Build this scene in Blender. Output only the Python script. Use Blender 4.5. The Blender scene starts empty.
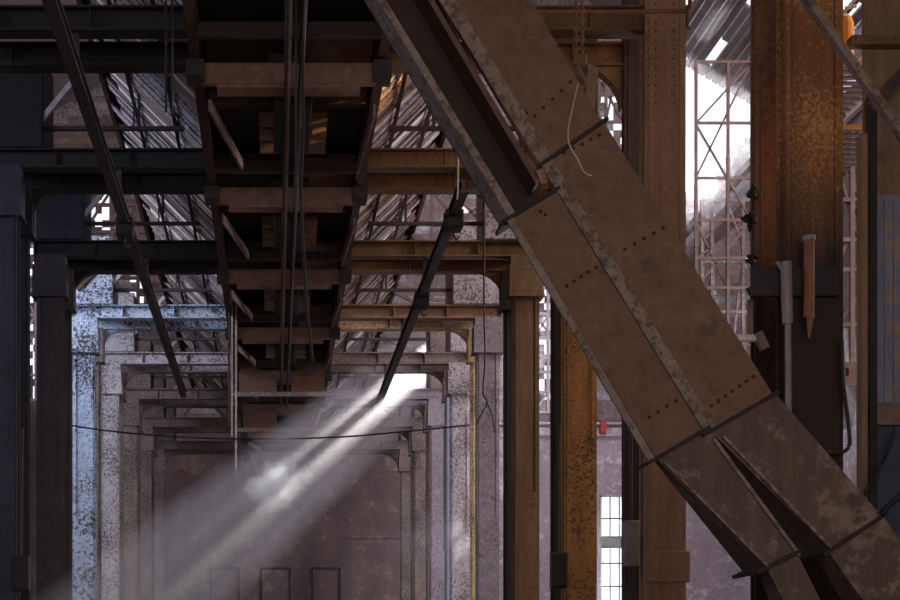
import bpy, bmesh, math, random
from mathutils import Vector, Matrix
R = random.Random(7)
SC = bpy.context.scene
COL = SC.collection
F = 1428.0            # focal length in pixels of a 900 px wide picture
CAMZ = 1.6
VPX, VPY = 275.0, 667.0

def at(px, py, y):
    return Vector(((px - VPX) * y / F, y, CAMZ + (VPY - py) * y / F))

# ------------------------------------------------------------------ materials
def lin(c):
    out = []
    for v in c:
        v = v / 255.0
        out.append(v / 12.92 if v <= 0.04045 else ((v + 0.055) / 1.055) ** 2.4)
    return tuple(out) + (1.0,)

MATS = {}
def material(name, base, dark=None, scale=1.2, rough=0.75, amount=0.5, speck=None, speck_amount=0.0,
             speck_scale=9.0, streak=0.0, metal=0.0, bump=0.15, spec=0.3, dark_low=None):
    """base colour broken up by dirt (low frequency), run-down streaks and flaked specks, all fixed to the place"""
    m = bpy.data.materials.new(name); m.use_nodes = True
    nt = m.node_tree; N = nt.nodes; L = nt.links
    bsdf = N['Principled BSDF']
    geo = N.new('ShaderNodeNewGeometry')
    n1 = N.new('ShaderNodeTexNoise'); n1.inputs['Scale'].default_value = scale; n1.inputs['Detail'].default_value = 6
    n1.inputs['Roughness'].default_value = 0.65
    mp = N.new('ShaderNodeMapping'); mp.inputs['Scale'].default_value = (1, 1, 1 if streak == 0 else 0.12)
    L.new(geo.outputs['Position'], mp.inputs['Vector']); L.new(mp.outputs['Vector'], n1.inputs['Vector'])
    r1 = N.new('ShaderNodeValToRGB')
    r1.color_ramp.elements[0].position = 0.5 - 0.22; r1.color_ramp.elements[1].position = 0.5 + 0.22
    L.new(n1.outputs['Fac'], r1.inputs['Fac'])
    mx = N.new('ShaderNodeMixRGB'); mx.inputs['Color1'].default_value = lin(dark or tuple(c * 0.55 for c in base))
    mx.inputs['Color2'].default_value = lin(base)
    sub = N.new('ShaderNodeMath'); sub.operation = 'MULTIPLY_ADD'; sub.inputs[1].default_value = amount; sub.inputs[2].default_value = 1 - amount
    L.new(r1.outputs['Color'], sub.inputs[0]); L.new(sub.outputs[0], mx.inputs['Fac'])
    fine = N.new('ShaderNodeTexNoise'); fine.inputs['Scale'].default_value = 7; fine.inputs['Detail'].default_value = 8
    fine.inputs['Roughness'].default_value = 0.75
    L.new(mp.outputs['Vector'], fine.inputs['Vector'])
    fr = N.new('ShaderNodeMapRange'); fr.inputs[1].default_value = 0.25; fr.inputs[2].default_value = 0.75
    fr.inputs[3].default_value = 0.55; fr.inputs[4].default_value = 1.3
    L.new(fine.outputs['Fac'], fr.inputs[0])
    mulc = N.new('ShaderNodeMixRGB'); mulc.blend_type = 'MULTIPLY'; mulc.inputs['Fac'].default_value = 1.0
    L.new(mx.outputs['Color'], mulc.inputs['Color1']); L.new(fr.outputs[0], mulc.inputs['Color2'])
    col = mulc.outputs['Color']
    if speck:
        n2 = N.new('ShaderNodeTexNoise'); n2.inputs['Scale'].default_value = speck_scale * 2.6; n2.inputs['Detail'].default_value = 5
        n2.inputs['Roughness'].default_value = 0.7
        L.new(geo.outputs['Position'], n2.inputs['Vector'])
        n3 = N.new('ShaderNodeTexNoise'); n3.inputs['Scale'].default_value = 0.9; n3.inputs['Detail'].default_value = 3
        L.new(geo.outputs['Position'], n3.inputs['Vector'])
        ad = N.new('ShaderNodeMath'); ad.operation = 'MULTIPLY_ADD'; ad.inputs[1].default_value = 0.45; 
        L.new(n3.outputs['Fac'], ad.inputs[0]); L.new(n2.outputs['Fac'], ad.inputs[2])
        r2 = N.new('ShaderNodeValToRGB'); t = 0.9 - 0.35 * speck_amount
        r2.color_ramp.elements[0].position = t - 0.05; r2.color_ramp.elements[1].position = t + 0.05
        L.new(ad.outputs[0], r2.inputs['Fac'])
        m2 = N.new('ShaderNodeMixRGB'); m2.inputs['Color2'].default_value = lin(speck)
        L.new(r2.outputs['Color'], m2.inputs['Fac']); L.new(col, m2.inputs['Color1']); col = m2.outputs['Color']
    if dark_low:                                    # ragged near-black tone that covers the lower length
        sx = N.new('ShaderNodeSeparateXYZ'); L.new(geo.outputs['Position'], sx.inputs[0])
        zm = N.new('ShaderNodeMapRange'); zm.inputs[1].default_value = dark_low[0]; zm.inputs[2].default_value = dark_low[1]
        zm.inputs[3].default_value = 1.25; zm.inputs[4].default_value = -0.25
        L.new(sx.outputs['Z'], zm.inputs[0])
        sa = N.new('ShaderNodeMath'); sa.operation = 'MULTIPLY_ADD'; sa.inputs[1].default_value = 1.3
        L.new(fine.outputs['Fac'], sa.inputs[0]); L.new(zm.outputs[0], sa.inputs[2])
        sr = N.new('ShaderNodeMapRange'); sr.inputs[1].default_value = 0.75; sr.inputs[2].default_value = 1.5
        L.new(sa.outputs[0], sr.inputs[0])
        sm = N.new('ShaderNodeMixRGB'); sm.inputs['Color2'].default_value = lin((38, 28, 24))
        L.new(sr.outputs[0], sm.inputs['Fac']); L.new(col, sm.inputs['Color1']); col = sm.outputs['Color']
    L.new(col, bsdf.inputs['Base Color'])
    bsdf.inputs['Roughness'].default_value = rough
    bsdf.inputs['Metallic'].default_value = metal
    bsdf.inputs['Specular IOR Level'].default_value = spec
    if bump:
        b = N.new('ShaderNodeBump'); b.inputs['Strength'].default_value = bump; b.inputs['Distance'].default_value = 0.02
        nb = N.new('ShaderNodeTexNoise'); nb.inputs['Scale'].default_value = 14; nb.inputs['Detail'].default_value = 4
        L.new(geo.outputs['Position'], nb.inputs['Vector'])
        L.new(nb.outputs['Fac'], b.inputs['Height']); L.new(b.outputs['Normal'], bsdf.inputs['Normal'])
    MATS[name] = m
    return m

material('dark_steel', (66, 58, 58), (40, 35, 36), 1.5, 0.7, 0.7)
material('black_steel', (38, 33, 33), (22, 19, 19), 1.5, 0.7, 0.7)
material('blue_black_steel', (52, 52, 62), (34, 33, 40), 1.2, 0.7, 0.7)
material('rust_brown', (122, 92, 64), (80, 59, 44), 1.1, 0.8, 0.8, streak=1, speck=(78, 56, 42), speck_amount=0.22)
material('chute_brown', (114, 81, 61), (85, 58, 45), 0.9, 0.7, 0.8, speck=(84, 60, 47), speck_amount=0.15, speck_scale=1.4)
material('chute_sooty', (94, 74, 62), (64, 50, 42), 0.9, 0.75, 0.8, speck=(112, 94, 80), speck_amount=0.2, speck_scale=1.8, streak=1)
material('chute_band', (92, 68, 58), (70, 52, 45), 0.9, 0.75, 0.8)
material('chute_grey', (134, 116, 106), (104, 86, 76), 1.4, 0.8, 0.8, speck=(84, 66, 56), speck_amount=0.36, speck_scale=5)
material('chute_dark', (52, 36, 31), (36, 25, 22), 0.9, 0.8, 0.7)
material('seam_dark', (46, 36, 32), (28, 22, 20), 2, 0.8, 0.5)
material('ochre_paint', (164, 118, 66), (122, 84, 48), 1.2, 0.75, 0.8, speck=(84, 60, 42), speck_amount=0.33, speck_scale=7, streak=1)
material('tan_column', (158, 124, 100), (122, 94, 76), 1.0, 0.8, 0.8, speck=(120, 90, 70), speck_amount=0.28, speck_scale=9, streak=1)
material('flaked_rust', (142, 94, 56), (88, 56, 38), 2.0, 0.85, 0.9, speck=(160, 112, 68), speck_amount=0.34, speck_scale=9, streak=1, dark_low=(4.8, 7.6))
material('tan_dark_low', (126, 92, 70), (88, 64, 50), 1.0, 0.8, 0.8, speck=(84, 58, 44), speck_amount=0.3, speck_scale=6, streak=1, dark_low=(4.6, 7.2))
material('soot_black', (40, 29, 25), (24, 17, 15), 1.5, 0.8, 0.7, streak=1)
material('blue_paint', (186, 198, 218), (150, 160, 184), 1.0, 0.7, 0.6, speck=(66, 58, 64), speck_amount=0.40, speck_scale=6)
material('grey_paint', (176, 168, 172), (138, 128, 132), 1.0, 0.75, 0.8, speck=(92, 80, 80), speck_amount=0.38, speck_scale=6)
material('lilac_paint', (150, 140, 148), (116, 106, 112), 1.0, 0.75, 0.8, speck=(96, 84, 86), speck_amount=0.33, speck_scale=7)
material('worn_paint', (140, 124, 118), (98, 84, 80), 1.2, 0.8, 0.8, speck=(76, 64, 60), speck_amount=0.38, speck_scale=7)
material('cream_and_sunlit', (214, 186, 152), (176, 146, 116), 1.4, 0.75, 0.7, speck=(110, 80, 60), speck_amount=0.3)  # cream paint that also carries sunlight on one rear beam and column
material('tan_plate', (142, 110, 94), (104, 78, 66), 1.6, 0.8, 0.7, speck=(96, 72, 62), speck_amount=0.15)
material('red_brown', (82, 56, 47), (56, 38, 33), 2.0, 0.75, 0.7)
material('plank_grey', (164, 152, 158), (104, 92, 96), 2.6, 0.85, 0.9, speck=(72, 60, 62), speck_amount=0.35, speck_scale=5)
material('plank_brown', (140, 116, 104), (90, 72, 66), 2.6, 0.85, 0.9)
material('plank_pale', (206, 194, 192), (160, 146, 146), 3.0, 0.85, 0.7)
material('bin_dark', (58, 46, 42), (36, 29, 27), 1.2, 0.85, 0.7)
material('bin_brown', (104, 74, 56), (66, 48, 40), 1.0, 0.85, 0.8)
material('plaster_pink', (176, 160, 168), (138, 122, 130), 0.35, 0.9, 0.8, speck=(196, 184, 190), speck_amount=0.25, speck_scale=1.2)
material('wall_brown', (122, 102, 100), (88, 72, 72), 0.45, 0.9, 0.8, speck=(140, 116, 108), speck_amount=0.2, speck_scale=1.2)
material('wall_trim', (60, 48, 48), (44, 36, 36), 1, 0.9, 0.6)
material('siding', (134, 114, 112), (86, 72, 72), 1.4, 0.85, 0.9, speck=(80, 66, 66), speck_amount=0.35, speck_scale=3)
material('roof_board', (120, 104, 104), (78, 66, 66), 1.2, 0.85, 0.8)
material('lattice_pale', (196, 184, 190), (150, 138, 144), 2, 0.7, 0.6)
material('lattice_brown', (116, 92, 84), (78, 60, 56), 2, 0.75, 0.7)
material('sheet_blue', (112, 116, 134), (84, 84, 100), 0.8, 0.6, 0.8, speck=(128, 112, 98), speck_amount=0.26, speck_scale=1.3, streak=1)
material('sheet_brown', (122, 98, 76), (86, 68, 54), 0.8, 0.75, 0.8, streak=1)
material('sheet_navy', (58, 62, 80), (40, 42, 54), 0.8, 0.6, 0.8)
material('floor_dirt', (92, 78, 72), (60, 50, 46), 0.6, 0.95, 0.8)
material('cable_black', (24, 21, 22), (16, 14, 14), 3, 0.6, 0.4, bump=0)
material('wire_pale', (170, 154, 144), (120, 104, 96), 3, 0.6, 0.4, bump=0)
material('red_box', (176, 52, 40), (120, 36, 30), 2, 0.6, 0.5)
material('orange_edge', (236, 158, 66), (196, 120, 50), 2, 0.7, 0.5)
material('pipe_grey', (118, 110, 112), (84, 76, 78), 2, 0.5, 0.6)
material('pipe_rust', (124, 84, 60), (84, 56, 42), 2.5, 0.7, 0.8)
material('rivet_dark', (50, 36, 30), (34, 25, 21), 3, 0.6, 0.5, bump=0)

def glass_material():
    m = bpy.data.materials.new('dusty_glass'); m.use_nodes = True
    nt = m.node_tree; nt.nodes.remove(nt.nodes['Principled BSDF'])
    out = nt.nodes['Material Output']
    t = nt.nodes.new('ShaderNodeBsdfTransparent'); g = nt.nodes.new('ShaderNodeBsdfGlossy'); g.inputs['Roughness'].default_value = 0.15
    mx = nt.nodes.new('ShaderNodeMixShader'); mx.inputs[0].default_value = 0.06
    nt.links.new(t.outputs[0], mx.inputs[1]); nt.links.new(g.outputs[0], mx.inputs[2]); nt.links.new(mx.outputs[0], out.inputs['Surface'])
    MATS['dusty_glass'] = m
glass_material()

def dust_material(name, density, color, aniso=0.3, noise=None):
    m = bpy.data.materials.new(name); m.use_nodes = True
    nt = m.node_tree; nt.nodes.remove(nt.nodes['Principled BSDF'])
    out = nt.nodes['Material Output']
    v = nt.nodes.new('ShaderNodeVolumeScatter'); v.inputs['Color'].default_value = color
    v.inputs['Density'].default_value = density; v.inputs['Anisotropy'].default_value = aniso
    nt.links.new(v.outputs[0], out.inputs['Volume'])
    if noise:
        sc, lo, hi = noise
        tc = nt.nodes.new('ShaderNodeTexCoord')
        n = nt.nodes.new('ShaderNodeTexNoise'); n.inputs['Scale'].default_value = sc; n.inputs['Detail'].default_value = 4
        nt.links.new(tc.outputs['Object'], n.inputs['Vector'])
        ln = nt.nodes.new('ShaderNodeVectorMath'); ln.operation = 'LENGTH'
        nt.links.new(tc.outputs['Object'], ln.inputs[0])
        fall = nt.nodes.new('ShaderNodeMapRange'); fall.inputs[1].default_value = 0.15; fall.inputs[2].default_value = 1.0
        fall.inputs[3].default_value = 0.28; fall.inputs[4].default_value = -0.3
        nt.links.new(ln.outputs['Value'], fall.inputs[0])
        ad = nt.nodes.new('ShaderNodeMath'); ad.operation = 'ADD'
        nt.links.new(n.outputs['Fac'], ad.inputs[0]); nt.links.new(fall.outputs[0], ad.inputs[1])
        mr = nt.nodes.new('ShaderNodeMapRange'); mr.inputs[1].default_value = lo; mr.inputs[2].default_value = hi
        mr.inputs[3].default_value = 0; mr.inputs[4].default_value = density
        nt.links.new(ad.outputs[0], mr.inputs[0]); nt.links.new(mr.outputs[0], v.inputs['Density'])
    MATS[name] = m
    return m

# ------------------------------------------------------------------ mesh helpers
class MB:
    def __init__(self):
        self.bm = bmesh.new(); self.mi = 0
    def hexa(self, a, b):
        """two loops of the same length -> closed prism"""
        va = [self.bm.verts.new(p) for p in a]; vb = [self.bm.verts.new(p) for p in b]
        n = len(va); fs = []
        fs.append(self.bm.faces.new(va)); fs.append(self.bm.faces.new(list(reversed(vb))))
        for i in range(n):
            j = (i + 1) % n
            fs.append(self.bm.faces.new((va[j], va[i], vb[i], vb[j])))
        for f in fs: f.material_index = self.mi
        return self
    def box(self, x0, x1, y0, y1, z0, z1):
        return self.hexa([(x0, y0, z0), (x1, y0, z0), (x1, y0, z1), (x0, y0, z1)],
                         [(x0, y1, z0), (x1, y1, z0), (x1, y1, z1), (x0, y1, z1)])
    def bar(self, p, q, w, h=None, up=(0, 1, 0)):
        p, q = Vector(p), Vector(q); h = h or w
        d = (q - p).normalized(); u = Vector(up)
        if abs(d.dot(u)) > 0.95: u = Vector((1, 0, 0))
        s = d.cross(u).normalized(); t = s.cross(d).normalized()
        c = [s * a * w / 2 + t * b * h / 2 for a, b in ((-1, -1), (1, -1), (1, 1), (-1, 1))]
        return self.hexa([p + k for k in c], [q + k for k in c])
    def tube(self, pts, r, n=8):
        pts = [Vector(p) for p in pts]; rings = []
        for i, p in enumerate(pts):
            d = (pts[min(i + 1, len(pts) - 1)] - pts[max(i - 1, 0)]).normalized()
            u = Vector((0, 0, 1)) if abs(d.z) < 0.9 else Vector((1, 0, 0))
            s = d.cross(u).normalized(); t = s.cross(d).normalized()
            rr = r[i] if isinstance(r, (list, tuple)) else r
            rings.append([self.bm.verts.new(p + (s * math.cos(2 * math.pi * k / n) + t * math.sin(2 * math.pi * k / n)) * rr) for k in range(n)])
        fs = []
        for a, b in zip(rings, rings[1:]):
            for k in range(n):
                fs.append(self.bm.faces.new((a[k], a[(k + 1) % n], b[(k + 1) % n], b[k])))
        fs.append(self.bm.faces.new(list(reversed(rings[0])))); fs.append(self.bm.faces.new(rings[-1]))
        for f in fs: f.material_index = self.mi
        return self
    def dome(self, p, r, d=(0, -1, 0), n=6):
        p, d = Vector(p), Vector(d).normalized()
        return self.tube([p - d * 0.01, p + d * r * 0.35, p + d * r * 0.6], [r, r * 0.85, r * 0.4], n)
    def torus(self, c, R_, r, axis='y', sx=1.0, sz=1.0, n=14):
        pts = []
        for i in range(n + 1):
            a = 2 * math.pi * i / n
            o = Vector((math.cos(a) * R_ * sx, 0, math.sin(a) * R_ * sz))
            if axis == 'x': o = Vector((0, o.x, o.z))
            pts.append(Vector(c) + o)
        return self.tube(pts, r, 5)
    def build(self, name, mat, parent=None, origin=None, bevel=0.0, smooth=False):
        bmesh.ops.recalc_face_normals(self.bm, faces=self.bm.faces)
        me = bpy.data.meshes.new(name)
        off = Vector(origin) if origin is not None else (Vector(parent['_at']) if parent is not None else Vector((0, 0, 0)))
        if origin is None and parent is None:
            xs = [v.co for v in self.bm.verts]
            off = Vector(((min(v.x for v in xs) + max(v.x for v in xs)) / 2, (min(v.y for v in xs) + max(v.y for v in xs)) / 2, min(v.z for v in xs)))
        for v in self.bm.verts: v.co -= off
        self.bm.to_mesh(me); self.bm.free()
        for m in (mat if isinstance(mat, (list, tuple)) else [mat]): me.materials.append(MATS[m])
        if smooth:
            for p in me.polygons: p.use_smooth = True
        o = bpy.data.objects.new(name, me); COL.objects.link(o)
        if parent is not None:
            o.parent = parent; o.location = off - Vector(parent['_at'])
        else:
            o.location = off
        o['_at'] = tuple(off)
        if bevel:
            b = o.modifiers.new('bevel', 'BEVEL'); b.width = bevel; b.segments = 2; b.limit_method = 'ANGLE'
        return o

def tag(o, label, cat, group=None, kind=None):
    o['label'] = label; o['category'] = cat
    if group: o['group'] = group
    if kind: o['kind'] = kind
    return o
def thing(name, label, cat, loc, group=None):
    o = bpy.data.objects.new(name, None); COL.objects.link(o)
    o.location = loc; o['_at'] = tuple(loc); o.empty_display_size = 0.2
    return tag(o, label, cat, group)
def struct(name, mb, mat, parent=None, label=None):
    o = mb.build(name, mat, parent)
    if parent is None:
        o['kind'] = 'structure'; tag(o, label, name.split('_')[0])
    return o

ORD = ['nearest', 'second', 'third', 'fourth', 'fifth', 'sixth', 'seventh', 'eighth', 'ninth']

# ------------------------------------------------------------------ frame data
YF = [14.1 + 5.4 * k for k in range(9)]        # front column of each twin frame
SP = 1.15                                      # rear column stands this far behind
XL, XR = -4.5, 5.05                            # inner column faces
CW = 0.56                                      # column width
TL, TR = -1.15, 1.55                           # edges of the hopper trough
ZB = CAMZ + 8.75                               # underside of the cross beams
BH = 0.34
YE = 62.0                                      # end wall
ROOF = lambda x: 28.0 - 0.6 * (x - 17.8) if x > 6 else 28.0 - 0.6 * (6 - 17.8) - 0.6 * (6 - x)

# ------------------------------------------------------------------ the setting
XW0, XW1, YR = -12.0, 24.0, -8.0
struct('floor', MB().box(XW0 - .3, XW1 + .3, YR - .3, YE + .3, -0.2, 0), 'floor_dirt', None, 'dirt covered concrete floor of the hall')
# end wall: plastered lower part right of the nave with a tall window, nave end coloured darker to carry its shade
WX0, WX1, WZ0, WZ1 = 14.1, 15.35, 2.6, 9.05
mb = MB()
mb.box(5.6, WX0, YE, YE + .3, 0, 12); mb.box(WX1, XW1 + .3, YE, YE + .3, 0, 12)
mb.box(WX0, WX1, YE, YE + .3, 0, WZ0); mb.box(WX0, WX1, YE, YE + .3, WZ1, 12)
struct('wall_back_right', mb, 'plaster_pink', None, 'pinkish plaster end wall behind the right columns, tall window in it')
mb = MB().box(XW0 - .3, 5.6, YE, YE + .3, 0, 12)
wn = struct('wall_back', mb, 'wall_brown', None, 'brown end wall closing the nave under the hopper')
for (x0, x1, z0, z1) in ((-.56, .62, 1.2, 5.85), (1.65, 2.78, 1.2, 5.85), (-2.75, -1.6, 1.2, 5.85)):
    mb = MB(); t = .07
    mb.box(x0 - t, x0, YE - .08, YE, z0, z1 + t); mb.box(x1, x1 + t, YE - .08, YE, z0, z1 + t); mb.box(x0, x1, YE - .08, YE, z1, z1 + t)
    struct('panel_frame', mb, 'wall_trim', wn)
struct('ledge', MB().box(2.9, 5.5, YE - .06, YE, 7.2, 7.28), 'wall_brown', wn)
struct('ledge', MB().box(-.6, 2.6, YE - .05, YE, 8.3, 8.36), 'wall_brown', wn)
# window
w = MB(); t = .07
w.box(WX0, WX1, YE - .05, YE + .1, WZ0, WZ0 + t); w.box(WX0, WX1, YE - .05, YE + .1, WZ1 - t, WZ1)
w.box(WX0, WX0 + t, YE - .05, YE + .1, WZ0, WZ1); w.box(WX1 - t, WX1, YE - .05, YE + .1, WZ0, WZ1)
win = struct('window_1', w, 'lattice_pale', None, 'bright tall window in the plaster end wall')
w = MB()
for fx in (.36, .68): w.box(WX0 + fx * (WX1 - WX0) - .02, WX0 + fx * (WX1 - WX0) + .02, YE - .02, YE + .04, WZ0, WZ1)
for z in (8.05, 7.1, 6.1, 5.1, 4.1, 3.2): w.box(WX0, WX1, YE - .02, YE + .04, z - .03, z + .03)
struct('glazing_bars', w, 'lattice_brown', win)
struct('pane', MB().box(WX0 + .05, WX1 - .05, YE + .05, YE + .06, WZ0, WZ1), 'dusty_glass', win)
# upper end wall: horizontal weatherboards with missing stretches
SX, SY, SZ = 0.3116, 1.0, 0.392                # towards the sun
def shaft(y, dz=0.0, dx=0.0):                  # centre line of the sun shaft through the gap between two right-hand columns
    return 4.75 + SX * (y - 47.9) + dx, 6.03 + SZ * (y - 33.8) + dz
HX, HZ = shaft(YE)
def inpoly(x, z, poly):
    c = False
    for i in range(len(poly)):
        (x0, z0), (x1, z1) = poly[i], poly[i - 1]
        if (z0 > z) != (z1 > z) and x < (x1 - x0) * (z - z0) / (z1 - z0) + x0: c = not c
    return c
HOLE = [(17.2, 28.6), (21.2, 26.2), (21.0, 25.2), (19.9, 24.0), (18.9, 22.4), (17.2, 22.3)]
def missing(x, z):
    if inpoly(x, z, HOLE): return True
    if abs(x - HX) < .5 and abs(z - HZ) < 1.5: return True
    if 11.4 < x < 12.9 and 13.2 < z < 18.4: return R.random() < .42
    if 13.4 < x < 15.6 and 23.6 < z < 28.5: return R.random() < .45
    if -11.2 < x < -10.3 and 12.8 < z < 23: return R.random() < .35
    if -6.4 < x < -5.7 and 17.2 < z < 18.6: return R.random() < .8
    if -8.3 < x < -6.2 and 19 < z < 22.6: return R.random() < .35
    if 7.8 < x < 9.0 and 20.2 < z < 21.6: return R.random() < .35
    if 23 < x < 23.9 and 13 < z < 18: return R.random() < .2
    return False
mb = MB(); z = 12.0; row = 0
dzb = .30
while z < 34.5:
    x = XW0; start = None
    while x < XW1 + .01:
        top = ROOF(x + .15)
        gone = missing(x + .15, z + dzb / 2) or z > top
        if gone or x >= XW1 - .01:
            if start is not None:
                j = (row % 2) * .015
                mb.mi = R.choice((0, 0, 1, 2)); mb.box(start, x, YE + j, YE + .05 + j, z + .0, z + dzb + .01)
            start = None
        elif start is None: start = x
        elif R.random() < .06:
            j = (row % 2) * .015
            mb.mi = R.choice((0, 0, 1, 2)); mb.box(start, x, YE + j, YE + .05 + j, z, z + dzb + .01); start = x
        x += .3
    z += dzb; row += 1
# the opening that lets the sun shaft in, with added boards spaced to dim its bands
SL = [(-1.62, -1.3), (-.74, -.5), (.48, .60), (1.3, 1.62)]
SL += [(-1.30 + .1 * i, -1.30 + .1 * i + .06) for i in range(6)] + [(.60 + .1 * i, .60 + .1 * i + .08) for i in range(7)]
for z0, z1 in SL:
    mb.mi = 1; mb.box(HX - .75, HX + .75, YE - .06, YE - .01, HZ + z0, HZ + z1)
for x0, x1 in ((-.75, -.31), (.31, .75)):
    mb.mi = 1; mb.box(HX + x0, HX + x1, YE - .12, YE - .07, HZ - 1.62, HZ + 1.62)
struct('wall_back_upper', mb, ['siding', 'plank_brown', 'plank_grey'], None, 'broken weatherboard gable wall above the plaster end wall')
BR = (16.0, 24.0, 15.0, 21.0); BQ = (32.0, 40.0, 4.0, 11.0)  # unseen openings added in the right wall for the fill lamps
# side walls, rear wall with an opening added behind the camera for ambient light, roof
BL = (29.0, 35.0, 11.0, 16.0)                  # unseen opening added in the left wall for the blue lamp (y0, y1, z0, z1)
mb = MB()
BM_ = (15.0, 19.0, 10.0, 14.0)  # second added opening, for the blue lamp on the near column
mb.box(XW0 - .3, XW0, YR, BM_[0], 0, ROOF(XW0)); mb.box(XW0 - .3, XW0, BM_[1], BL[0], 0, ROOF(XW0))
mb.box(XW0 - .3, XW0, BM_[0], BM_[1], 0, BM_[2]); mb.box(XW0 - .3, XW0, BM_[0], BM_[1], BM_[3], ROOF(XW0))
if True:
    mb.box(XW0 - .3, XW0, BL[1], YE + .3, 0, ROOF(XW0))
mb.box(XW0 - .3, XW0, BL[0], BL[1], 0, BL[2]); mb.box(XW0 - .3, XW0, BL[0], BL[1], BL[3], ROOF(XW0))
struct('wall_left', mb, 'wall_brown', None, 'dim brown side wall beyond the left columns')
mb = MB()
mb.mi = 0; mb.box(XW1, XW1 + .3, YR, BQ[0], 0, 11.6); mb.box(XW1, XW1 + .3, BQ[1], YE + .3, 0, 11.6)
mb.box(XW1, XW1 + .3, BQ[0], BQ[1], 0, BQ[2]); mb.box(XW1, XW1 + .3, BQ[0], BQ[1], BQ[3], 11.6)
mb.mi = 1

mb.box(XW1, XW1 + .3, YR, BR[0], 11.6, ROOF(XW1)); mb.box(XW1, XW1 + .3, BR[1], YE, 11.6, ROOF(XW1))
mb.box(XW1, XW1 + .3, BR[0], BR[1], 11.6, BR[2]); mb.box(XW1, XW1 + .3, BR[0], BR[1], BR[3], ROOF(XW1))
struct('wall_right', mb, ['plaster_pink', 'siding'], None, 'side wall far right, pale plaster below and boards above')
mb = MB(); DX = (-7, 9, 9.0)
mb.box(XW0, DX[0], YR - .3, YR, 0, 36); mb.box(DX[1], XW1, YR - .3, YR, 0, 36); mb.box(DX[0], DX[1], YR - .3, YR, DX[2], 36)
struct('wall_rear', mb, 'wall_brown', None, 'wall behind the viewer with a wide added opening')
mb = MB()
def roof_strip(x0, x1, y0, y1):
    mb.hexa([(x0, y0, ROOF(x0)), (x1, y0, ROOF(x1)), (x1, y0, ROOF(x1) + .12), (x0, y0, ROOF(x0) + .12)],
            [(x0, y1, ROOF(x0)), (x1, y1, ROOF(x1)), (x1, y1, ROOF(x1) + .12), (x0, y1, ROOF(x0) + .12)])
roof_strip(XW0 - .5, 6, YR, YE + .5); roof_strip(6, 16.4, YR, YE + .5); roof_strip(16.4, XW1 + .5, YR, 50)
x = 16.4
while x < XW1 + .4:
    y = 50.0
    while y < YE + .5:
        y1 = y + R.uniform(1.2, 3)
        if R.random() > .22 or x > 21.5: roof_strip(x, x + .24, y, min(y1, YE + .5))
        y = y1
    x += .30
struct('ceiling', mb, 'roof_board', None, 'high boarded roof with gaps over the right aisle')

# ------------------------------------------------------------------ columns
def column(x0, y, mat, label, side, row, cap=True, dark='dark_steel', z_top=None, dep=.3):
    x1 = x0 + CW; zt = z_top or ZB
    c = thing('steel_column', label, 'column', ((x0 + x1) / 2, y + .25, 0), 'twin steel columns of the %s row' % side)
    s = MB()                                   # built-up section: two flange plates and a web box
    s.box(x0, x1, y, y + .04, 0, zt); s.box(x0, x1, y + dep - .04, y + dep, 0, zt); s.box(x0 + .05, x1 - .05, y + .04, y + dep - .04, 0, zt)
    s.build('shaft', mat, c)
    s = MB(); s.box(x0 + .05, x0 + .09, y - .025, y, 5.35, zt - .9); s.box(x1 - .09, x1 - .05, y - .025, y, 5.35, zt - .9)
    s.build('edge_angles', mat, c)
    s = MB(); s.box(x0 + .04, x1 - .04, y - .03, y, .3, 5.3); s.build('cover_plate', mat, c)
    s = MB(); s.box(x0 - .12, x1 + .12, y - .12, y + dep + .12, 0, .06); s.box(x0 - .03, x1 + .03, y - .05, y + dep + .03, .06, .3); s.build('base_plate', dark, c)
    if cap:
        s = MB(); s.box(x0 - .08, x1 + .08, y - .08, y + dep + .08, zt - .88, zt - .22)
        s.box(x0 - .05, x1 + .05, y - .05, y + dep + .05, zt - .22, zt); s.box(x0 - .1, x1 + .1, y - .1, y + dep + .1, zt - .9, zt - .86)
        cp = s.build('capital', mat, c)
        s = MB()
        for i in range(4):
            for zz in (zt - .78, zt - .32): s.dome((x0 + .02 + i * (CW - .04) / 3, y - .08, zz), .022)
        s.build('rivets', mat, cp)
    return c

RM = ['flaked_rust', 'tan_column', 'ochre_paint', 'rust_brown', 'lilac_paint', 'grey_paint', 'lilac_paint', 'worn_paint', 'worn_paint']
RL = ['large flaking rust brown column at the far right behind the top of the leaning chutes',
      'wide tan brown riveted column just right of the leaning chutes, passing behind them',
      'ochre yellow column left of the bright window, with a dark flaked upper half',
      'brown column with a smooth lower plate, standing alone left of the ochre column',
      'pale lilac column with a square capital under the sunlit cream beam',
      'pale grey peeling column with a square capital, second palest of the right row',
      'slim lilac grey column with a small capital beside a thin blue pipe',
      'worn grey brown column second from the far end of the right row',
      'worn thin column at the far end of the right row, beside the end wall']
RR = [('tan_dark_low', 'tan flat faced column directly left of the flaking rust brown column'),
      ('dark_steel', 'dark narrow column edge showing left of the wide tan riveted column'),
      ('black_steel', 'black column edge against the left side of the ochre column, carrying a switch box'),
      ('black_steel', 'dark column edge against the left side of the lone brown column'),
      ('cream_and_sunlit', 'cream column edge lit by sun left of the lilac column with square capital'),
      ('worn_paint', 'dim rear column behind the pale grey peeling column of the right row'),
      ('worn_paint', 'dim rear column behind the slim lilac grey column of the right row'),
      ('worn_paint', 'dim rear column behind the worn grey brown column of the right row')]
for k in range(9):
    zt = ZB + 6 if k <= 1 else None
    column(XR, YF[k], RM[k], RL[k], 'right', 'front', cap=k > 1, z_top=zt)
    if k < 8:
        m, l = RR[k]; column(XR + (.08 if k == 0 else 0), YF[k] + SP, m, l, 'right', 'rear', cap=k > 1, z_top=zt, dep=.16)
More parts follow.
